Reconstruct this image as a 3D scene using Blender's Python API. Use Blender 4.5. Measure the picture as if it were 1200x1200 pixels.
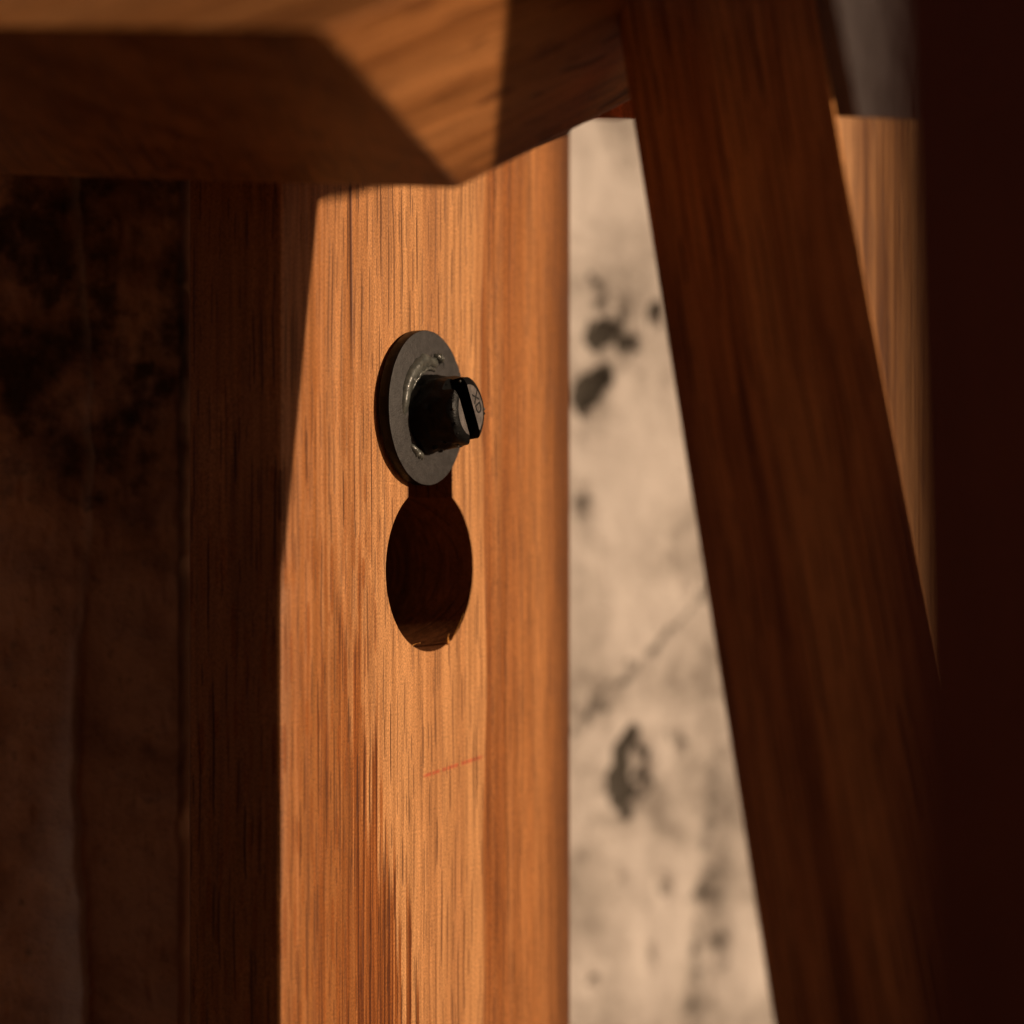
import bpy, bmesh, math, random
from mathutils import Vector, Matrix, noise as mn

for o in list(bpy.data.objects):
    bpy.data.objects.remove(o)
SC = bpy.context.scene
COL = SC.collection
random.seed(7)

# ------------------------------------------------------------------ camera, sky, sun, exposure
FPX = 2963.0                                     # focal length in pixels of the 1200 px photograph
cam = bpy.data.cameras.new('camera')
cam.sensor_width = 36.0
cam.lens = 36.0 * FPX / 1200.0
cam.clip_start, cam.clip_end = 0.005, 400.0
cam.dof.use_dof = True
cam.dof.focus_distance = 0.389
cam.dof.aperture_fstop = cam.lens / 8.2
camo = bpy.data.objects.new('camera', cam)
camo.rotation_euler = (math.radians(90), 0, 0)   # level, looking along +Y
COL.objects.link(camo)
SC.camera = camo

SUN = Vector((0.85, -0.30, 0.20)).normalized()   # towards the sun
world = bpy.data.worlds.new('World')
SC.world = world
world.use_nodes = True
wn = world.node_tree
sky = wn.nodes.new('ShaderNodeTexSky')
sky.sky_type = 'NISHITA'
sky.sun_disc = False
sky.sun_elevation = math.asin(SUN.z)
sky.sun_rotation = math.atan2(SUN.x, SUN.y)
sky.air_density = 0.35
sky.dust_density = 2.5
sky.ozone_density = 0.0
wn.links.new(sky.outputs[0], wn.nodes['Background'].inputs[0])
wn.nodes['Background'].inputs[1].default_value = 0.018
sun = bpy.data.lights.new('sun', 'SUN')
sun.energy = 5.0
sun.angle = math.radians(1.1)
sun.color = (1.0, 0.74, 0.50)
suno = bpy.data.objects.new('sun', sun)
suno.rotation_euler = SUN.to_track_quat('Z', 'Y').to_euler()
COL.objects.link(suno)
SC.view_settings.view_transform = 'Standard'
SC.view_settings.look = 'None'
SC.view_settings.gamma = 1.0
SC.cycles.diffuse_bounces = 3
SC.view_settings.exposure = -0.33

# ------------------------------------------------------------------ helpers
def at(px, py, Y):
    return Vector(((px - 600) / FPX * Y, Y, (600 - py) / FPX * Y))

TH = math.radians(60)
T = Vector((math.cos(TH), math.sin(TH), 0))      # along the bolted face, away to the right
NR = Vector((math.sin(TH), -math.cos(TH), 0))    # out of the bolted face
W0 = at(503, 600, 0.40)                          # origin of the post frame
ROT = Matrix.Rotation(TH, 4, 'Z')
PF = Matrix.Translation(W0) @ ROT                # local X = T, local Y = -NR, local Z = up

def frame(origin, zaxis, xhint):
    z = zaxis.normalized()
    x = (xhint - z * xhint.dot(z)).normalized()
    y = z.cross(x)
    m = Matrix((x, y, z)).transposed().to_4x4()
    m.translation = origin
    return m

def link(name, me, mat, mw=None, parent=None, smooth=True):
    o = bpy.data.objects.new(name, me)
    COL.objects.link(o)
    if mat is not None:
        for m in (mat if isinstance(mat, (list, tuple)) else [mat]):
            me.materials.append(m)
    if mw is not None:
        o.matrix_world = mw
    if parent is not None:
        bpy.context.view_layer.update()
        o.parent = parent
        o.matrix_parent_inverse = parent.matrix_world.inverted()
    for p in me.polygons:
        p.use_smooth = smooth
    return o

def tag(o, label, cat, group=None):
    o['label'] = label
    o['category'] = cat
    if group:
        o['group'] = group
    return o

def new_mesh(name, bm):
    me = bpy.data.meshes.new(name)
    bmesh.ops.recalc_face_normals(bm, faces=bm.faces)
    bm.to_mesh(me)
    bm.free()
    return me

def flat_shade_by_angle(me, ang=0.5):
    me.set_sharp_from_angle(angle=ang)

def hexa(corners, bevel=0.0, segs=3):
    """closed box-like solid from 8 corners: 0-3 bottom ring, 4-7 top ring"""
    bm = bmesh.new()
    v = [bm.verts.new(c) for c in corners]
    for f in ((0, 1, 2, 3), (4, 5, 6, 7), (0, 1, 5, 4), (1, 2, 6, 5), (2, 3, 7, 6), (3, 0, 4, 7)):
        bm.faces.new([v[i] for i in f])
    bmesh.ops.recalc_face_normals(bm, faces=bm.faces)
    if bevel:
        bmesh.ops.bevel(bm, geom=list(bm.edges), offset=bevel, segments=segs, profile=0.5, affect='EDGES')
    return bm

def box(x0, x1, y0, y1, z0, z1, bevel=0.0, segs=3):
    return hexa([(x0, y0, z0), (x1, y0, z0), (x1, y1, z0), (x0, y1, z0),
                 (x0, y0, z1), (x1, y0, z1), (x1, y1, z1), (x0, y1, z1)], bevel, segs)

def applied(o, mods):
    for fn in mods:
        fn(o)
    dg = bpy.context.evaluated_depsgraph_get()
    me = bpy.data.meshes.new_from_object(o.evaluated_get(dg))
    o.modifiers.clear()
    o.data = me
    return me

# ------------------------------------------------------------------ node shorthand
class G:
    def __init__(self, name):
        self.m = bpy.data.materials.new(name)
        self.m.use_nodes = True
        self.nt = self.m.node_tree
        self.b = self.nt.nodes['Principled BSDF']
        self.tc = self.nt.nodes.new('ShaderNodeTexCoord')
        s = self.nt.nodes.new('ShaderNodeSeparateXYZ')
        self.nt.links.new(self.tc.outputs['Object'], s.inputs[0])
        self.X, self.Y, self.Z = s.outputs
        self.X0 = self.X
        self.P = self.tc.outputs['Object']
    def put(self, sock, v):
        if isinstance(v, bpy.types.NodeSocket):
            self.nt.links.new(v, sock)
        elif v is not None:
            if hasattr(sock.default_value, '__len__') and not hasattr(v, '__len__'):
                v = (v, v, v)
            if hasattr(v, '__len__') and len(v) == 3 and len(sock.default_value) == 4:
                v = (*v, 1)
            sock.default_value = v
    def M(self, op, a, b=None, c=None, clamp=False):
        n = self.nt.nodes.new('ShaderNodeMath')
        n.operation = op
        n.use_clamp = clamp
        for i, v in enumerate((a, b, c)):
            if v is not None:
                self.put(n.inputs[i], v)
        return n.outputs[0]
    def add(self, a, b): return self.M('ADD', a, b)
    def sub(self, a, b): return self.M('SUBTRACT', a, b)
    def mul(self, a, b): return self.M('MULTIPLY', a, b)
    def vec(self, x, y, z):
        n = self.nt.nodes.new('ShaderNodeCombineXYZ')
        for i, v in enumerate((x, y, z)):
            self.put(n.inputs[i], v)
        return n.outputs[0]
    def scaled(self, sx, sy, sz, off=(0, 0, 0)):
        return self.vec(self.M('MULTIPLY_ADD', self.X, sx, off[0]), self.M('MULTIPLY_ADD', self.Y, sy, off[1]),
                        self.M('MULTIPLY_ADD', self.Z, sz, off[2]))
    def noise(self, v, scale=1.0, detail=2.0, rough=0.5, dist=0.0):
        n = self.nt.nodes.new('ShaderNodeTexNoise')
        self.put(n.inputs['Vector'], v)
        self.put(n.inputs['Scale'], scale)
        self.put(n.inputs['Detail'], detail)
        self.put(n.inputs['Roughness'], rough)
        self.put(n.inputs['Distortion'], dist)
        return n.outputs['Fac']
    def white(self, v):
        n = self.nt.nodes.new('ShaderNodeTexWhiteNoise')
        n.noise_dimensions = '3D'
        self.put(n.inputs['Vector'], v)
        return n.outputs['Value']
    def ss(self, v, lo, hi):
        n = self.nt.nodes.new('ShaderNodeMapRange')
        n.interpolation_type = 'SMOOTHSTEP'
        self.put(n.inputs['Value'], v)
        self.put(n.inputs['From Min'], lo)
        self.put(n.inputs['From Max'], hi)
        return n.outputs['Result']
    def mix(self, f, a, b, mode='MIX'):
        n = self.nt.nodes.new('ShaderNodeMix')
        n.data_type = 'RGBA'
        n.blend_type = mode
        self.put(n.inputs[0], f)
        self.put(n.inputs[6], a)
        self.put(n.inputs[7], b)
        return n.outputs[2]
    def ramp(self, f, stops):
        n = self.nt.nodes.new('ShaderNodeValToRGB')
        e = n.color_ramp.elements
        while len(e) < len(stops):
            e.new(0.5)
        for q, (p, c) in zip(e, stops):
            q.position = p
            q.color = (*c, 1)
        self.put(n.inputs[0], f)
        return n.outputs[0]
    def attr(self, name):
        n = self.nt.nodes.new('ShaderNodeAttribute')
        n.attribute_name = name
        return n.outputs['Fac']
    def bump(self, h, dist, strength=1.0):
        n = self.nt.nodes.new('ShaderNodeBump')
        self.put(n.inputs['Height'], h)
        self.put(n.inputs['Distance'], dist)
        self.put(n.inputs['Strength'], strength)
        self.nt.links.new(n.outputs[0], self.b.inputs['Normal'])
    def out(self, color, rough, spec=0.3):
        self.put(self.b.inputs['Base Color'], color)
        self.put(self.b.inputs['Roughness'], rough)
        self.put(self.b.inputs['Specular IOR Level'], spec)
        return self.m

def pore_layer(g, pitch, length, width, presence, seed, wob=0.35):
    """short dark open pores of ring-porous wood: dashes along the grain (local Z)"""
    across = g.add(g.X, g.mul(g.Y, 0.8))
    wobble = g.mul(g.sub(g.noise(g.scaled(30, 30, 14, (seed, 0, 0)), 1, 2), 0.5), wob * 2)
    up = g.add(g.M('MULTIPLY_ADD', across, 1 / pitch, seed * 7.31), wobble)
    col = g.M('FLOOR', up)
    fr = g.M('FRACT', up)
    r1 = g.white(g.vec(col, seed, 1.5))
    wp = g.add(g.mul(g.Z, 1 / length), g.mul(r1, 37.0))
    row = g.M('FLOOR', wp)
    fw = g.M('FRACT', wp)
    r2 = g.white(g.vec(col, row, seed + 3.1))
    r3 = g.white(g.vec(col, row, seed + 9.7))
    r4 = g.white(g.vec(col, row, seed + 5.3))
    d = g.M('ABSOLUTE', g.sub(fr, g.M('MULTIPLY_ADD', r2, 0.7, 0.15)))
    half = width / pitch * 0.5
    # taper to both ends, random length
    t = g.M('ABSOLUTE', g.sub(fw, 0.5))
    ln = g.M('MULTIPLY_ADD', r3, 0.33, 0.15)
    lim = g.mul(g.M('SUBTRACT', 1.0, g.M('POWER', g.M('DIVIDE', t, ln, clamp=True), 4.0)), half)
    m = g.M('MULTIPLY', g.ss(g.sub(lim, d), -half * 0.35, half * 0.55), g.ss(t, ln, g.mul(ln, 0.85)))
    on = g.mul(g.M('LESS_THAN', r4, presence), g.M('MULTIPLY_ADD', g.white(g.vec(col, row, seed + 11.0)), 0.65, 0.35))
    return g.mul(m, on)

def wood(name, pale=(0.50, 0.235, 0.085), mid=(0.40, 0.165, 0.05), deep=(0.25, 0.085, 0.022), pore=(0.060, 0.014, 0.003),
         seed=0.0, post=False, contrast=1.0, dark_rings=0.35):
    g = G(name)
    wand = g.add(g.mul(g.sub(g.noise(g.scaled(18, 18, 9, (seed, 4, 0)), 1, 2), 0.5), 0.0030),
                 g.mul(g.sub(g.noise(g.scaled(90, 90, 45, (seed, 6, 0)), 1, 2), 0.5), 0.0009))
    g.X = g.add(g.X, wand)
    v = g.scaled(55, 55, 2.2, (seed, seed * .7, seed * 1.3))
    rings = g.noise(v, 1.6, 4, 0.55, 0.6)
    fibre = g.noise(g.scaled(900, 900, 26, (seed, 0, 0)), 1, 3, 0.6)
    grit = g.noise(g.scaled(4200, 4200, 2600), 1, 2, 0.6)
    base = g.ramp(g.add(rings, g.mul(g.sub(fibre, 0.5), 0.25)), [(0.28, deep), (0.42, mid), (0.56, pale), (0.8, tuple(c * 1.07 for c in pale))])
    sm = g.noise(g.scaled(130, 130, 9, (seed, 3, 0)), 1, 3, 0.6)
    base = g.mix(g.mul(g.ss(sm, 0.52, 0.72), dark_rings), base, deep)
    p1 = pore_layer(g, 0.0019, 0.024, 0.00033, 0.85, seed + 1.0)
    p2 = pore_layer(g, 0.0013, 0.010, 0.00028, 0.6, seed + 2.0)
    pores = g.M('MAXIMUM', p1, g.mul(p2, 0.75))
    if post:
        g.X, xw = g.X0, g.X
        # broad even band where the hole was drilled, a redder band beyond it, flamed figure low on the left
        base = g.mix(0.38, base, (0.52, 0.265, 0.12))
        base = g.mix(g.mul(g.ss(g.add(g.X, g.mul(g.sub(sm, 0.5), 0.012)), -0.012, -0.034), 0.55), base, (0.34, 0.125, 0.04))
        edgej = g.mul(g.sub(g.noise(g.vec(0.0, seed, g.mul(g.Z, 22))), 0.5), 0.006)
        ux = g.add(g.X, edgej)
        band = g.mul(g.ss(ux, 0.0163, 0.0175), g.ss(ux, 0.036, 0.019))
        far = g.ss(ux, 0.0165, 0.0175)
        streak = g.noise(g.scaled(260, 260, 10, (5, 0, 0)), 1, 3, 0.6)
        base = g.mix(g.mul(far, g.M('MULTIPLY_ADD', streak, 0.7, 0.35)), base, (0.34, 0.125, 0.036))
        base = g.mix(g.mul(band, g.ss(streak, 0.30, 0.62)), base, (0.235, 0.075, 0.018))
        col = g.M('FLOOR', g.mul(g.X, 1 / 0.00075))
        jit = g.mul(g.sub(g.white(g.vec(col, 2.0, 8.0)), 0.5), 0.030)
        low = g.mul(g.sub(g.noise(g.scaled(190, 0, 3)), 0.5), 0.03)
        du = g.add(g.X, 0.0191)
        w1 = g.M('MULTIPLY_ADD', du, -3.73, -0.0233)
        w2 = g.M('MULTIPLY_ADD', du, -0.5, -0.0200)
        lim = g.add(g.add(g.M('MINIMUM', w1, w2), jit), low)
        flame = g.mul(g.ss(g.sub(lim, g.Z), -0.002, 0.007), g.M('MULTIPLY_ADD', g.ss(g.X, -0.038, -0.027), 0.65, 0.35))
        lines = g.noise(g.scaled(1500, 0, 16), 1, 2, 0.6)
        fl = g.ramp(lines, [(0.40, (0.10, 0.024, 0.004)), (0.53, (0.235, 0.068, 0.011)), (0.66, (0.40, 0.155, 0.045))])
        base = g.mix(flame, base, fl)
        flecks = g.noise(g.scaled(420, 0, 9, (11, 0, 0)), 1, 3, 0.65)
        left = g.ss(g.X, -0.012, -0.030)
        base = g.mix(g.mul(left, g.ss(flecks, 0.44, 0.60)), base, (0.31, 0.115, 0.03))
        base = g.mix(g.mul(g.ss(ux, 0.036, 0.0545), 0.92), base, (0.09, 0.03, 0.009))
        # long shake right of the left arris
        sh = g.M('ABSOLUTE', g.sub(g.add(g.X, g.mul(g.Z, 0.012)), -0.0219))
        shake = g.mul(g.ss(sh, 0.00050, 0.00018), g.ss(g.add(g.Z, g.mul(fibre, 0.01)), 0.020, 0.036))
        pores = g.M('MAXIMUM', pores, shake)
        # red pencil tick
        lw = g.M('ABSOLUTE', g.sub(g.Z, g.M('MULTIPLY_ADD', g.X, 0.086, -0.0415)))
        brk = g.ss(g.noise(g.scaled(700, 0, 0, (4, 0, 0)), 1, 1), 0.36, 0.5)
        tick = g.mul(g.mul(g.ss(lw, 0.00042, 0.00012), brk), g.mul(g.ss(g.X, -0.0022, -0.0010), g.ss(g.X, 0.0172, 0.0160)))
        base = g.mix(g.mul(tick, 0.6), base, (0.45, 0.045, 0.025))
    if post:
        fk = pore_layer(g, 0.0017, 0.013, 0.0010, 0.62, seed + 4.0, 0.5)
        fk2 = pore_layer(g, 0.0011, 0.009, 0.0005, 0.5, seed + 6.0, 0.5)
        zone = g.mul(g.ss(g.X, -0.010, -0.020), g.ss(g.Z, 0.045, -0.020))
        base = g.mix(g.mul(g.M('MAXIMUM', fk, g.mul(fk2, 0.8)), g.M('MULTIPLY_ADD', zone, 0.90, 0.06)), base, (0.25, 0.075, 0.014))
    gv = g.M('MULTIPLY_ADD', g.sub(grit, 0.5), 2.0, 1.0)
    gv = g.mul(gv, g.M('MULTIPLY_ADD', g.sub(fibre, 0.5), 1.3, 1.0))
    base = g.mix(1.0, base, g.vec(gv, gv, gv), 'MULTIPLY')
    base = g.mix(g.mul(pores, 0.93 * contrast), base, pore)
    h = g.add(g.add(g.mul(fibre, 0.35), g.mul(grit, 0.35)), g.mul(pores, -1.6))
    g.bump(h, 0.00008, 0.8)
    return g.out(base, g.M('MULTIPLY_ADD', fibre, 0.2, 0.42), 0.25)

def plain(name, color, rough, spec=0.5, bump=None, var=0.0, coat=0.0):
    g = G(name)
    c = color
    n = g.noise(g.scaled(900, 900, 900), 1, 4, 0.6)
    if var:
        c = g.mix(g.ss(n, 0.35, 0.7), tuple(k * (1 - var) for k in color), tuple(k * (1 + var) for k in color))
    if bump:
        g.bump(g.noise(g.scaled(bump[0], bump[0], bump[0]), 1, 4, 0.65), bump[1], 1.0)
    g.put(g.b.inputs['Coat Weight'], coat)
    g.put(g.b.inputs['Coat Roughness'], 0.08)
    return g.out(c, rough, spec)

M_POST = wood('oiled_oak_post', post=True, seed=1.0)
M_LEG = wood('oiled_oak_leg', (0.70, 0.30, 0.09), (0.56, 0.21, 0.058), (0.18, 0.055, 0.014), seed=4.2, dark_rings=0.75)
M_BORE = wood('shade_dark_bore', (0.28, 0.10, 0.034), (0.20, 0.07, 0.02), (0.10, 0.034, 0.01), seed=31.0)  # bore walls: shade inside the hole put into the wood colour
M_FG = wood('shade_dark_oak', (0.26, 0.072, 0.034), (0.20, 0.052, 0.024), (0.11, 0.028, 0.012), seed=21.0)  # darker oak colour stands in for shade on the near post and rail
M_BEAM = wood('oiled_oak_beam', (0.34, 0.14, 0.045), (0.25, 0.095, 0.027), (0.15, 0.05, 0.012), seed=8.4)
M_RAIL = wood('oiled_oak_rail', (0.30, 0.12, 0.04), (0.22, 0.085, 0.025), (0.12, 0.04, 0.01), seed=12.6)
M_FAR = wood('oiled_oak_far', (0.40, 0.20, 0.085), (0.30, 0.135, 0.05), (0.13, 0.05, 0.018), seed=16.1, dark_rings=1.0)

def stone_mat(name, light, mid, dark, stain_shade_c, seed, pit=1.0):
    g = G(name)
    n1 = g.noise(g.scaled(38, 38, 38, (seed, 0, 0)), 1, 5, 0.6, 0.4)
    n2 = g.noise(g.scaled(260, 260, 260, (seed, 0, 0)), 1, 5, 0.65)
    n3 = g.noise(g.scaled(1500, 1500, 1500), 1, 3, 0.6)
    c = g.ramp(g.add(n1, g.mul(g.sub(n2, 0.5), 0.35)), [(0.34, dark), (0.46, mid), (0.58, light)])
    c = g.mix(g.mul(g.ss(n2, 0.60, 0.74), 0.55 * pit), c, tuple(k * 0.35 for k in mid))
    c = g.mix(g.mul(g.ss(n3, 0.62, 0.72), 0.5 * pit), c, tuple(k * 0.3 for k in mid))
    st = g.attr('stain_shade')
    sm = g.ss(g.add(st, g.mul(g.sub(n2, 0.5), 0.7)), 0.30, 0.62)
    c = g.mix(g.mul(sm, 0.93), c, g.mix(g.ss(n3, 0.4, 0.6), stain_shade_c, tuple(k * 1.6 for k in stain_shade_c)))
    pl = g.attr('pale')
    c = g.mix(g.M('MULTIPLY', pl, g.M('MULTIPLY_ADD', n2, 0.8, 0.5), clamp=True), c, (0.92, 0.74, 0.58))
    g.bump(g.add(g.mul(n2, 1.0), g.mul(n3, 0.4)), 0.0008, 0.9)
    return g.out(c, 0.85, 0.15)

M_TRAV = stone_mat('travertine', (0.63, 0.565, 0.52), (0.49, 0.435, 0.395), (0.32, 0.28, 0.25), (0.022, 0.018, 0.013), 2.0, 0.25)
M_STONE = stone_mat('weathered_stone', (0.74, 0.40, 0.215), (0.58, 0.29, 0.145), (0.36, 0.17, 0.08), (0.05, 0.026, 0.012), 9.0)

# ------------------------------------------------------------------ ground and walls
bm = bmesh.new()
bmesh.ops.create_grid(bm, x_segments=2, y_segments=2, size=60)
gg = G('dry_earth')
gc = gg.ramp(gg.noise(gg.scaled(9, 9, 9), 1, 6, 0.65), [(0.35, (0.19, 0.11, 0.065)), (0.65, (0.32, 0.195, 0.12))])
gg.bump(gg.noise(gg.scaled(60, 60, 60), 1, 5, 0.65), 0.01)
ground = link('ground', new_mesh('ground', bm), gg.out(gc, 0.95, 0.1), Matrix.Translation((0, 0, -0.32)))
ground['kind'] = 'structure'

def blob(dx, dz, rx, rz, rot=0.0):
    c, s = math.cos(rot), math.sin(rot)
    a, b = (dx * c + dz * s) / rx, (-dx * s + dz * c) / rz
    return max(0.0, 1.0 - (a * a + b * b)) ** 0.6 if a * a + b * b < 1 else 0.0

def slab(name, mw, xs, zs, height, stain_shade, pale, depth, mat):
    """stone slab: displaced front sheet at local y=0 (towards -Y), closed back"""
    bm = bmesh.new()
    ls, lp = bm.verts.layers.float.new('stain_shade'), bm.verts.layers.float.new('pale')
    rows = []
    for z in zs:
        r = []
        for x in xs:
            v = bm.verts.new((x, -height(x, z), z))
            v[ls], v[lp] = stain_shade(x, z), pale(x, z)
            r.append(v)
        rows.append(r)
    for j in range(len(zs) - 1):
        for i in range(len(xs) - 1):
            bm.faces.new((rows[j][i], rows[j][i + 1], rows[j + 1][i + 1], rows[j + 1][i]))
    ring = rows[0] + [r[-1] for r in rows[1:]] + rows[-1][-2::-1] + [r[0] for r in rows[-2:0:-1]]
    back = [bm.verts.new((v.co.x, depth, v.co.z)) for v in ring]
    k = len(ring)
    for i in range(k):
        bm.faces.new((ring[i], ring[(i + 1) % k], back[(i + 1) % k], back[i]))
    bm.faces.new(back)
    return link(name, new_mesh(name, bm), mat, mw)

def lin(a, b, n):
    return [a + (b - a) * i / (n - 1) for i in range(n)]

# pale travertine slab behind: its frame turns to the sun like the post
TR_O = at(780, 600, 0.56)
TRM = Matrix.Translation(TR_O) @ Matrix.Rotation(math.radians(30), 4, 'Z')
def tr_local(px, py):
    d = Vector(((px - 600) / FPX, 1.0, (600 - py) / FPX))
    n = Vector((math.sin(math.radians(30)), -math.cos(math.radians(30)), 0))
    p = d * (TR_O.dot(n) / d.dot(n))
    q = TRM.inverted() @ p
    return q.x, q.z
BL = []
for (px, py, rx, ry, rot, s) in ((706, 392, 24, 20, 0.3, 1.0), (735, 402, 18, 12, 0.2, 0.8), (692, 452, 26, 20, 0.5, 1.0), (684, 478, 10, 16, 0, .8),
                                 (702, 332, 9, 10, 0, .6), (703, 355, 10, 9, 0, .65), (727, 360, 9, 12, 0, .6), (767, 370, 10, 16, 0, .9),
                                 (738, 905, 26, 52, -0.15, 1.05), (792, 868, 10, 20, 0, .55), (727, 1027, 9, 12, 0, .38), (779, 1040, 11, 18, 0, .5),
                                 (826, 1050, 14, 22, 0, .48), (842, 1108, 17, 16, 0, .55), (692, 1150, 8, 10, 0, .6), (800, 690, 8, 14, 0, .4),
                                 (680, 590, 10, 30, 0, .5), (760, 1120, 12, 22, 0, .4)):
    x, z = tr_local(px, py)
    BL.append((x, z, rx / FPX * 0.56 / 0.87, ry / FPX * 0.56, rot, s))
c0, c1 = tr_local(668, 862), tr_local(850, 672)
v0, v1 = tr_local(838, 900), tr_local(812, 1240)
def segd(x, z, a, b):
    ax, az = b[0] - a[0], b[1] - a[1]
    t = max(0, min(1, ((x - a[0]) * ax + (z - a[1]) * az) / (ax * ax + az * az)))
    return math.hypot(x - a[0] - t * ax, z - a[1] - t * az)
def tr_stain(x, z):
    wx = x + 0.0030 * mn.fractal(Vector((x * 240, z * 240, 3)), 1.0, 2.0, 3)
    wz = z + 0.0030 * mn.fractal(Vector((x * 240, z * 240, 8)), 1.0, 2.0, 3)
    s = max(b[5] * blob(wx - b[0], wz - b[1], b[2] * 1.15, b[3] * 1.15, b[4]) for b in BL)
    d = segd(wx, wz, c0, c1)
    s = max(s, 0.54 * math.exp(-(d / 0.0020) ** 2))
    hx, hz = tr_local(748, 905)
    s -= 0.75 * blob(wx - hx, wz - hz, 0.0022, 0.0060)
    gx, gz = tr_local(845, 1060)
    s = max(s, 0.40 * math.exp(-((x - gx) / 0.0075) ** 2 - ((z - gz) / 0.035) ** 2))
    d = segd(wx, wz, v0, v1)
    return max(s, 0.46 * math.exp(-(d / 0.0050) ** 2))
def tr_h(x, z):
    h = 0.0012 * mn.fractal(Vector((x * 40, z * 40, 1)), 1.0, 2.0, 4)
    h -= 0.0022 * max(b[5] * blob(x - b[0], z - b[1], b[2], b[3], b[4]) for b in BL)
    h -= 0.0007 * math.exp(-(segd(x, z, c0, c1) / 0.0012) ** 2)
    h -= 0.0015 * math.exp(-(segd(x, z, v0, v1) / 0.006) ** 2)
    return h
xl, _ = tr_local(560, 600)
xr, _ = tr_local(935, 600)
trav = slab('travertine_slab', TRM, lin(xl, xr, 110), lin(-0.32, 0.095, 280), tr_h, tr_stain, lambda x, z: 0.0, 0.03, M_TRAV)
tag(trav, 'pale beige travertine slab with dark pits and a grey crack, in sun behind the post', 'stone slab')

# weathered stone at the left, standing in the post's shadow
SY = 0.425
k = SY / FPX
STM = Matrix.Translation((0, SY, 0))
ridge_x = (100 - 600) * k
def st_h(x, z):
    py = 600 - z / k
    rx = ridge_x + 0.0011 * math.sin(z * 60 + 1.0) + 0.0006 * mn.noise(Vector((0, z * 160, 2)))
    t = max(0.0, min(1.0, (py - 640) / 160.0))
    d = x - rx
    step = 0.0035 * t * (1 / (1 + math.exp(max(-40, min(40, d / 0.00022)))))
    slope = 0.22 * min(0.0, d) * t
    h = 0.0022 * mn.fractal(Vector((x * 55, z * 55, 5)), 1.0, 2.0, 5) * (1.25 - 0.6 * t)
    pits = mn.noise(Vector((x * 420, z * 420, 11)))
    h -= 0.0010 * max(0.0, pits - 0.35) * 2
    return h + step + slope
def st_stain_shade(x, z):
    py = 600 - z / k
    px = 600 + x / k
    n = mn.fractal(Vector((x * 70, z * 70, 21)), 1.0, 2.0, 4)
    s = 0.10 + 0.22 * n + max(0.0, min(0.42, (800 - py) / 900))  # darker upward: shade below the beam painted in with the stains
    s = max(s, 0.42 * blob(px + 4, py - 860, 20, 60), 0.40 * blob(px - 10, py - 770, 40, 60, 0.3), 0.45 * blob(px - 35, py - 1115, 10, 14))
    return max(0.0, min(1.0, s))
def st_pale(x, z):
    py = 600 - z / k
    rx = ridge_x + 0.0011 * math.sin(z * 60 + 1.0) + 0.0006 * mn.noise(Vector((0, z * 160, 2)))
    d = (x - rx)
    if d > 0.0002:
        return 0.0
    t = max(0.0, min(1.0, (py - 690) / 330.0))
    wid = 0.0012 + 0.0052 * t
    return math.exp(-(d / wid) ** 2) * (0.25 + 0.75 * t)
xs = lin((-60 - 600) * k, (209 - 600) * k, 190)
stone = slab('stone_block', STM, xs, lin(-0.32, 0.16, 420), st_h, st_stain_shade, st_pale, 0.05, M_STONE)
tag(stone, 'dark rough weathered stone block at the left, a pale streak running down it', 'stone block')

# grey rendered wall far behind
wallm = plain('grey_render', (0.20, 0.165, 0.16), 0.9, 0.1, (80, 0.004), 0.12)
wall = link('rendered_wall', new_mesh('rendered_wall', box(-1.2, 1.6, 1.25, 1.4, -0.32, 1.2, 0.01, 2)), wallm)
tag(wall, 'blurred grey rendered wall far behind, seen at the top right', 'wall')

# ------------------------------------------------------------------ bolted post
UC = -0.0405
prof = [(UC + 0.0007, 0.0), ]
n_flat = 10
for i in range(1, n_flat + 1):
    prof.append((UC + 0.0007 + (0.017 - UC - 0.0007) * i / n_flat, 0.0))
# gentle fall towards the far edge, then a small round-over
for i in range(1, 9):
    q = i / 8
    prof.append((0.017 + 0.036 * q, 0.0040 * q ** 1.6))
e = prof[-1]
a0 = math.atan2(0.0040 * 1.6, 0.036)
RR = 0.0055
cx, cy = e[0] - RR * math.sin(a0), e[1] + RR * math.cos(a0)
for i in range(1, 9):
    a = a0 + (math.pi / 2 - a0) * i / 8
    prof.append((cx + RR * math.sin(a), cy - RR * math.cos(a)))
TK = 0.0170
prof += [(prof[-1][0], TK - 0.001), (prof[-1][0] - 0.001, TK), (UC + 0.0007, TK), (UC, TK - 0.0007), (UC, 0.0007), (UC + 0.0002, 0.0002)]
zs = [-0.32] + lin(-0.12, 0.12, 90) + [0.14]
bm = bmesh.new()
def worn(u, v, z):
    if u > UC + 0.0012 or v > 0.0012:
        return (u, v, z)
    j = 0.00016 * mn.fractal(Vector((z * 160, 3, 1)), 1.0, 2.0, 4) + 0.0006 * max(0.0, mn.noise(Vector((z * 55, 9, 4))) - 0.42)
    return (u + max(0.0, j + 0.00005), v + max(0.0, j * 0.8) * (0.0 if v == 0.0 else 1.0), z)
rings = [[bm.verts.new(worn(u, v, z)) for (u, v) in prof] for z in zs]
K = len(prof)
for ra_, rb_ in zip(rings, rings[1:]):
    for i in range(K):
        bm.faces.new((ra_[i], ra_[(i + 1) % K], rb_[(i + 1) % K], rb_[i]))
bm.faces.new(rings[0])
bm.faces.new(rings[-1])
post = link('oak_post', new_mesh('oak_post', bm), [M_POST, M_BORE], PF)

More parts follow.
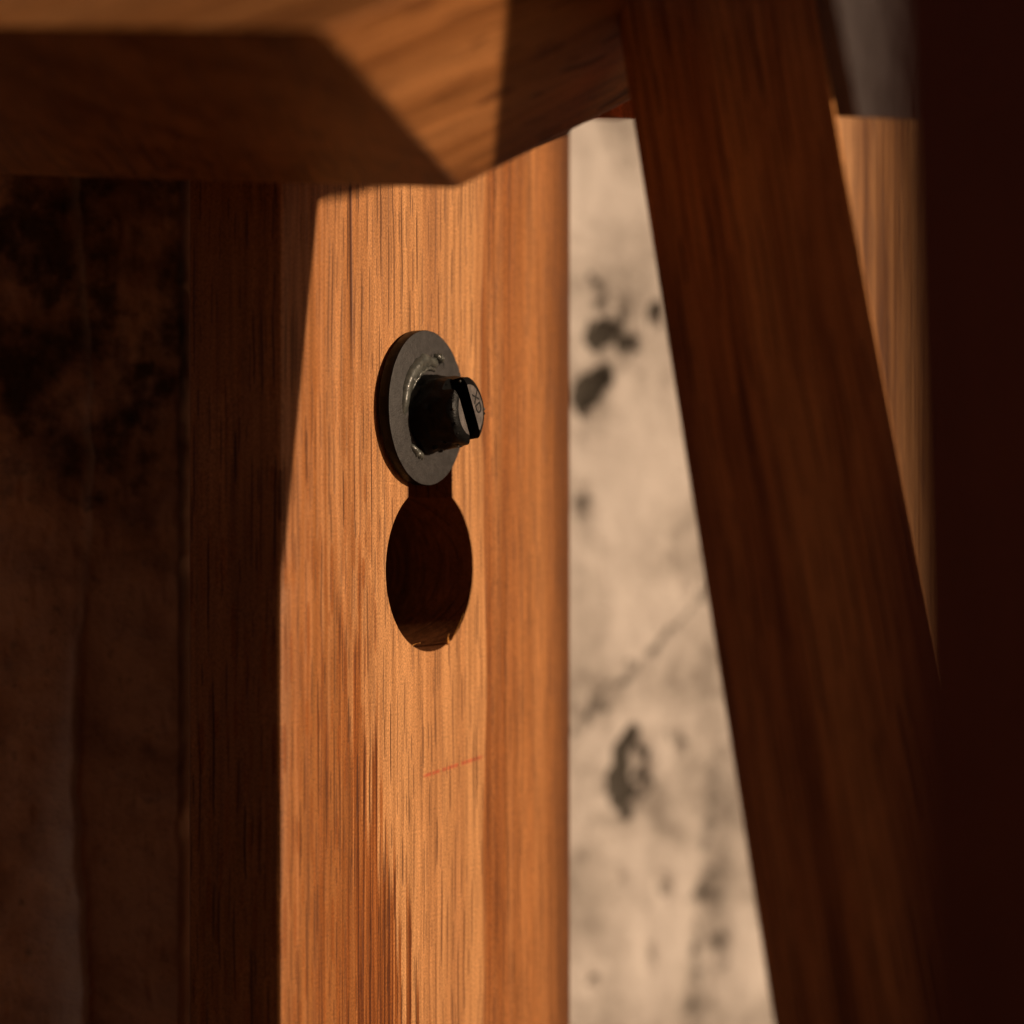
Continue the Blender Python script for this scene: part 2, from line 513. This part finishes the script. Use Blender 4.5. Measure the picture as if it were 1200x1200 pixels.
# keyhole: one big bore and a narrower slot up to the bolt
HU, HW, HR = 0.0004, -0.0090, 0.0131
SWH = 0.0066
WZ = 0.0163
bm = bmesh.new()
out = []
a_s = math.asin(SWH / HR)
for i in range(61):
    a = math.pi / 2 + a_s + (2 * math.pi - 2 * a_s) * i / 60
    out.append((HU + HR * math.cos(a), HW + HR * math.sin(a)))
for i in range(17):
    a = math.pi * i / 16
    out.append((HU + SWH * math.cos(a), WZ + SWH * math.sin(a)))
f0 = [bm.verts.new((x, -0.01, z)) for x, z in out]
f1 = [bm.verts.new((x, 0.0300, z)) for x, z in out]
K = len(out)
for i in range(K):
    bm.faces.new((f0[i], f0[(i + 1) % K], f1[(i + 1) % K], f1[i]))
bm.faces.new(f0)
bm.faces.new(f1)
cut = link('cutter', new_mesh('cutter', bm), None, PF)
def md(o):
    m = o.modifiers.new('b', 'BOOLEAN')
    m.object = cut
    m.operation = 'DIFFERENCE'
    m.solver = 'EXACT'
bpy.context.view_layer.update()
me = applied(post, [md])
bpy.data.objects.remove(cut)
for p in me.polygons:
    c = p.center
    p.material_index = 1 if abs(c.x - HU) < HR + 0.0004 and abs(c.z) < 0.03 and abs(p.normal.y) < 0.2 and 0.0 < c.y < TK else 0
flat_shade_by_angle(me, 0.45)
tag(post, 'upright sunlit oak post with a keyhole slot, a black bolt standing in it', 'post')

bp_ = link('light_stop_plate', new_mesh('light_stop_plate', box(-0.022, 0.022, TK + 0.0002, TK + 0.0022, -0.045, 0.045, 0.0003, 2)), plain('black_plate', (0.006, 0.005, 0.005), 0.6, 0.2), PF, post)  # unseen plate added behind the bore to stop and absorb sunlight

# splinters and dust on the lower lip of the bore
def sliver(name, p, d, ln, wd, curl, mat, parent):
    bm = bmesh.new()
    d = Vector(d).normalized()
    s = d.cross(Vector((0, 1, 0.2))).normalized()
    nn = d.cross(s)
    prev = None
    for i in range(6):
        t = i / 5
        c = Vector(p) + d * ln * t + nn * curl * t * t
        w = wd * (1 - 0.8 * t)
        r = [bm.verts.new(c + s * w), bm.verts.new(c + nn * w * 0.5), bm.verts.new(c - s * w), bm.verts.new(c - nn * w * 0.5)]
        if prev:
            for j in range(4):
                bm.faces.new((prev[j], prev[(j + 1) % 4], r[(j + 1) % 4], r[j]))
        else:
            bm.faces.new(r)
        prev = r
    bm.faces.new(prev)
    return link(name, new_mesh(name, bm), mat, PF, parent)
M_SLIV = plain('raw_splinter', (0.62, 0.27, 0.06), 0.6, 0.3, None, 0.2)
sliver('splinter', (HU + 0.0052, -0.0001, HW - 0.0120), (-0.9, -0.35, 0.75), 0.0030, 0.00040, 0.0006, M_SLIV, post)
sliver('splinter', (HU + 0.0062, -0.0001, HW - 0.0116), (0.0, -0.5, 0.8), 0.0050, 0.00012, -0.0004, M_SLIV, post)
sliver('splinter', (HU - 0.0050, 0.0004, HW - 0.0120), (0.5, -0.5, 0.5), 0.0014, 0.00018, 0.0006, M_SLIV, post)

# ------------------------------------------------------------------ washer and bolt
M_WASH = plain('black_zinc', (0.038, 0.035, 0.0345), 0.55, 0.35, (2600, 0.00012), 0.22)
M_BLACK = plain('gloss_black_paint_rim_shade', (0.004, 0.004, 0.004), 0.42, 0.12, (700, 0.00015), 0.0, 0.0)
M_WORN = plain('worn_bolt_steel', (0.115, 0.10, 0.095), 0.5, 0.4, (2200, 0.0002), 0.3)
WF = PF @ Matrix.Translation((-0.0036, -0.0002, WZ)) @ Matrix.Rotation(math.radians(2.5), 4, 'Z')

def lathe(prof, seg, wob=None, closed=True):
    """prof: (radius, h); axis local -Y"""
    bm = bmesh.new()
    rings = []
    for (r, h) in prof:
        ring = []
        for i in range(seg):
            a = 2 * math.pi * i / seg
            rr = r + (wob(a, h) if wob else 0)
            ring.append(bm.verts.new((rr * math.cos(a), -h, rr * math.sin(a))))
        rings.append(ring)
    n = len(rings)
    for j in range(n if closed else n - 1):
        A, B = rings[j], rings[(j + 1) % n]
        for i in range(seg):
            bm.faces.new((A[i], A[(i + 1) % seg], B[(i + 1) % seg], B[i]))
    if not closed:
        bm.faces.new(rings[0])
        bm.faces.new(rings[-1])
    return bm

WTK = 0.0018
RW = 0.01215
wprof = [(0.0045, 0.0), (RW - 0.0001, 0.0), (RW, 0.00012), (RW, WTK - 0.00018), (RW - 0.00006, WTK - 0.00006), (RW - 0.00022, WTK), (0.0045, WTK)]
wm = new_mesh('washer', lathe(wprof, 128, lambda a, h: 0.00004 * mn.noise(Vector((math.cos(a) * 9, math.sin(a) * 9, h * 900)))))
flat_shade_by_angle(wm, 0.7)
washer = link('washer', wm, [M_WASH, M_BLACK], WF)
flat_shade_by_angle(wm, 0.7)
tag(washer, 'flat round matt black washer clamped against the oak post under the bolt', 'washer')

# ridge of torn paint standing on the washer round the bolt
def lip(name, a0, a1, r, wid, hgt, parent, mat, seed, lift=WTK):
    bm = bmesh.new()
    n = 40
    prev = None
    for i in range(n + 1):
        t = i / n
        a = a0 + (a1 - a0) * t
        taper = (math.sin(math.pi * min(1, max(0, t))) ** 0.45) if 0 < t < 1 else 0.0
        j = mn.noise(Vector((t * 9, seed, 0)))
        j2 = mn.noise(Vector((t * 12, seed, 5)))
        rc = r + 0.00022 * j
        h = max(0.00003, hgt * taper * (1 + 0.3 * j2))
        w = max(0.00004, wid * (0.3 + 0.7 * taper) * (1 + 0.5 * j))
        ring = []
        for (dr, dh) in ((-w, 0.0), (-w * 0.85, h * 0.8), (0.1 * w + w * .2 * j2, h), (w * 0.8, h * 0.8), (w, 0.0)):
            ring.append(bm.verts.new(((rc + dr) * math.cos(a), -(lift + dh - 0.00002), (rc + dr) * math.sin(a))))
        if prev:
            for q in range(4):
                bm.faces.new((prev[q], prev[q + 1], ring[q + 1], ring[q]))
        prev = ring
    return link(name, new_mesh(name, bm), mat, WF, parent)
M_LIP = plain('torn_paint', (0.075, 0.078, 0.07), 0.34, 0.5, (1500, 0.00006), 0.3, 0.25)
rad = math.radians
BZ = -0.0009
lip('paint_lip', rad(66), rad(190), 0.0074, 0.00105, 0.0009, washer, M_LIP, 1.0)
lip('paint_lip', rad(70), rad(160), 0.0062, 0.00035, 0.0010, washer, M_LIP, 4.0)
lip('paint_lip', rad(228), rad(258), 0.0079, 0.00060, 0.0007, washer, M_LIP, 7.0)
lip('paint_lip', rad(60), rad(78), 0.0085, 0.00050, 0.0011, washer, M_LIP, 9.0)
# dark scuffs scratched into the washer face
for p in wm.polygons:
    p.material_index = 1 if math.hypot(p.center.x, p.center.z) > RW - 0.00025 and abs(p.normal.y) < 0.6 else 0  # rim made black: its shaded side is put into the colour
M_SCUFF = plain('scuff', (0.012, 0.012, 0.012), 0.5, 0.3)
for q in range(9):
    bm = bmesh.new()
    x0, z0 = random.uniform(0.0028, 0.0050) if q < 5 else random.uniform(0.0005, 0.0035), random.uniform(0.0070, 0.0092)
    if q >= 5: z0 = random.uniform(0.0072, 0.0082)
    a = random.uniform(-0.9, 0.3) + math.pi / 2
    L, wd = random.uniform(0.0004, 0.0011), random.uniform(0.00009, 0.0002)
    dx, dz = math.cos(a) * L, math.sin(a) * L
    ex, ez = -math.sin(a) * wd, math.cos(a) * wd
    h = WTK + 0.00002
    top = [bm.verts.new(v) for v in ((x0 - dx, -h, z0 - dz), (x0 + ex, -h - 0.00004, z0 + ez), (x0 + dx, -h, z0 + dz), (x0 - ex, -h - 0.00004, z0 - ez))]
    bm.faces.new(top)
    link('scuff_mark', new_mesh('scuff_mark', bm), M_SCUFF, WF, washer)

bolt = bpy.data.objects.new('bolt', None)
bolt.empty_display_size = 0.005
COL.objects.link(bolt)
BF = WF @ Matrix.Translation((0.0001, -WTK - 0.00005, BZ)) @ Matrix.Rotation(rad(-3), 4, 'X')
bolt.matrix_world = BF
bpy.context.view_layer.update()
tag(bolt, 'stubby black bolt with a slotted stamped end, standing out of the washer', 'bolt')
LB = 0.0075
def bw(a, h):
    t = h / LB
    edge = 1.0 if 0.02 < t < 0.93 else 0.25
    v = 0.00045 * mn.fractal(Vector((math.cos(a) * 2.2, math.sin(a) * 2.2, h * 420)), 1.0, 2.0, 4) * edge
    return v + 0.0009 * max(0, 0.25 - t) * (1 + mn.noise(Vector((math.cos(a) * 4, math.sin(a) * 4, 3))))
bp = [(0.0001, -0.0168), (0.0042, -0.0168), (0.0042, -0.0002), (0.0061, 0.0)]
for i in range(1, 15):
    t = i / 14
    bp.append((0.0061 - 0.0008 * t ** 0.8, LB * 0.90 * t))
bp += [(0.00515, LB * 0.94), (0.0047, LB * 0.975), (0.0040, LB), (0.0001, LB)]
shank = link('shank', new_mesh('shank', lathe(bp, 72, bw, closed=False)), [M_BLACK, M_WORN], BF, bolt)
SA = rad(26)                                      # the slot leans
SL = Matrix.Rotation(-SA, 4, 'Y')
slot = link('cutter', new_mesh('cutter', box(-0.0024, 0.0010, -LB - 0.004, -LB + 0.0026, -0.012, 0.012)), None, BF @ SL)
def md2(o):
    m = o.modifiers.new('b', 'BOOLEAN')
    m.object = slot
    m.operation = 'DIFFERENCE'
    m.solver = 'EXACT'
bpy.context.view_layer.update()
me = applied(shank, [md2])
bpy.data.objects.remove(slot)
for p in me.polygons:
    c = p.center
    p.material_index = 1 if (p.normal.y < -0.985 and c.y < -LB * 0.98) else 0
flat_shade_by_angle(me, 0.5)

def text_mesh(body, size, depth):
    cu = bpy.data.curves.new('t', 'FONT')
    cu.body = body
    cu.size = size
    cu.extrude = depth
    cu.align_x, cu.align_y = 'CENTER', 'CENTER'
    o = bpy.data.objects.new('t', cu)
    COL.objects.link(o)
    bpy.context.view_layer.update()
    me = bpy.data.meshes.new_from_object(o.evaluated_get(bpy.context.evaluated_depsgraph_get()))
    bpy.data.objects.remove(o)
    return me
# letters read down the end face: text X -> local -Z, text up -> local +X, out -> local -Y
TXM = Matrix(((0, 1, 0, 0), (0, 0, -1, 0), (-1, 0, 0, 0), (0, 0, 0, 1)))
link('stamped_mark', text_mesh('XD', 0.0025, 0.00004), M_SCUFF, BF @ SL @ Matrix.Translation((0.0024, -LB - 0.00003, 0.0002)) @ TXM, bolt, False)

def crumb(p, r, parent, mat, mw, seed):
    bm = bmesh.new()
    bmesh.ops.create_icosphere(bm, subdivisions=2, radius=r)
    for v in bm.verts:
        v.co *= 1 + 0.45 * mn.noise(v.co * (1.5 / r) + Vector((seed, 0, 0)))
        v.co += Vector(p)
    return link('paint_flake', new_mesh('paint_flake', bm), mat, mw, parent)
for i, (a, h, r) in enumerate(((5, .93, .00028), (357, .93, .00026), (350, .9, .0002), (262, .7, .00035), (240, .55, .0004),
                               (250, .25, .0005), (268, .35, .0004), (275, .2, .00045), (205, .95, .0002), (180, .96, .00018), (160, .93, .0002), (225, .92, .00025), (120, .96, .0002))):
    rr = 0.0059 - 0.0008 * h
    crumb((rr * math.cos(rad(a)), -h * LB, rr * math.sin(rad(a))), r, bolt, M_LIP if i % 3 == 0 else M_BLACK, BF, i)

# ------------------------------------------------------------------ leaning leg in front (keeps the post's upper left in shade)
FT, FB = Vector((0.01522, 0.34567, 0.06084)), Vector((0.02335, 0.33236, 0.00244))
ld = (FT - FB).normalized()
LEGM = frame(FT, ld, NR)
# local x = NR-ish (to the right and nearer), local y = z cross x = T-ish
leg = link('leaning_leg', new_mesh('leaning_leg', hexa([(0, 0, -0.42), (0.0290, 0, -0.42), (0.0195, 0.012, -0.42), (0, 0.012, -0.42), (0, 0, 0.09), (0.0290, 0, 0.09), (0.0195, 0.012, 0.09), (0, 0.012, 0.09)], 0.0008, 3)), M_LEG, LEGM)
flat_shade_by_angle(leg.data, 0.6)
tag(leg, 'wide brown wooden leg leaning across the right, wholly in shade', 'leg')

# ------------------------------------------------------------------ beam across the top left
P1, P2, R_ = at(377, 34, 0.275), at(540, 222, 0.335), at(682, 149, 0.360)
bvec, cvec = P2 - P1, (R_ - P2) * 1.85
avec = Vector((-0.12, 0.04, 0.0086))
bc = [P2, P2 + cvec, P2 + cvec + avec, P2 + avec, P1, P1 + cvec, P1 + cvec + avec, P1 + avec]
BM = frame(P2, cvec, avec)
inv = BM.inverted()
beam = link('cross_beam', new_mesh('cross_beam', hexa([inv @ c for c in bc], 0.0012, 4)), M_BEAM, BM)
flat_shade_by_angle(beam.data, 0.6)
tag(beam, 'blurred oak beam end at the top left, its end face half in sun', 'beam')

# rail running back from the leg
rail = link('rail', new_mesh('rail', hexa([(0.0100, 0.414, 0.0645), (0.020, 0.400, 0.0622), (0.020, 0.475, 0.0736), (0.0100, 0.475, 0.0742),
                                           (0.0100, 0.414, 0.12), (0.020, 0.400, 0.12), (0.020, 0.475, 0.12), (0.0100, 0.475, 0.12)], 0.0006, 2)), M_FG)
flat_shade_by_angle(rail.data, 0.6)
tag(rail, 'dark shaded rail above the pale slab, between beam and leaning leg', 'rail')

# ------------------------------------------------------------------ second post, seen as a lit strip between leg and foreground post
P_ = at(985, 600, 0.45)
SPM = Matrix.Translation(P_ - T * 0.004) @ ROT
z_top = (600 - 144) / FPX * 0.455
sp = link('far_post', new_mesh('far_post', hexa([(0, 0, -0.32), (0.060, 0, -0.32), (0.060, 0.009, -0.32), (0, 0.009, -0.32),
                                                (0, 0, z_top), (0.060, 0, z_top + 0.0073), (0.060, 0.009, z_top + 0.0073), (0, 0.009, z_top)], 0.0006, 2)), M_FAR, SPM)
flat_shade_by_angle(sp.data, 0.6)
tag(sp, 'sunlit wooden post showing as a narrow strip right of the leaning leg', 'post')
def bq(px, py, Y, dy=0.0, dx=0.0):
    v = at(px, py, Y)
    return (v.x + dx, v.y + dy, v.z)
br = link('brace', new_mesh('brace', hexa([bq(990, 500, 0.70), bq(1082, 500, 0.665), bq(1082, 500, 0.665, 0.03, -0.0050), bq(990, 500, 0.70, 0.012),
                                           bq(872, -90, 0.70), bq(964, -90, 0.665), bq(964, -90, 0.665, 0.03, -0.0050), bq(872, -90, 0.70, 0.012)], 0.0005, 2)), M_RAIL)
flat_shade_by_angle(br.data, 0.6)
tag(br, 'dark wooden brace just right of the leaning leg, against the grey wall', 'brace')

# ------------------------------------------------------------------ foreground post at the right edge
F_ = at(1040, 600, 0.145)
FPM = frame(F_, Vector((-0.03, 0, 1)), T)
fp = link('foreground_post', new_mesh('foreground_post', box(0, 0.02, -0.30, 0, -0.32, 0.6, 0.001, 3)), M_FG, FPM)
flat_shade_by_angle(fp.data, 0.6)
# unseen blocker added behind the foreground post, shaped to shade the beam end
bkp = [(y - 0.0035, z + 0.00235) for y, z in ((0.140, 0.1690), (0.2887, 0.0791), (0.3162, 0.0624), (0.3265, 0.0561), (0.3285, 0.0668),
                                              (0.334, 0.0700), (0.345, 0.0708), (0.362, 0.0735), (0.362, 0.22), (0.140, 0.22))]
bm = bmesh.new()
ra = [bm.verts.new((0.072, y, z)) for y, z in bkp]
rb = [bm.verts.new((0.085, y, z)) for y, z in bkp]
for i in range(len(bkp)):
    j = (i + 1) % len(bkp)
    bm.faces.new((ra[i], ra[j], rb[j], rb[i]))
bm.faces.new(ra)
bm.faces.new(rb)
bk = link('shadow_blocker', new_mesh('shadow_blocker', bm), M_FG, None, fp)
flat_shade_by_angle(bk.data, 0.6)
tag(fp, 'near black out of focus post filling the right edge in shade', 'post')
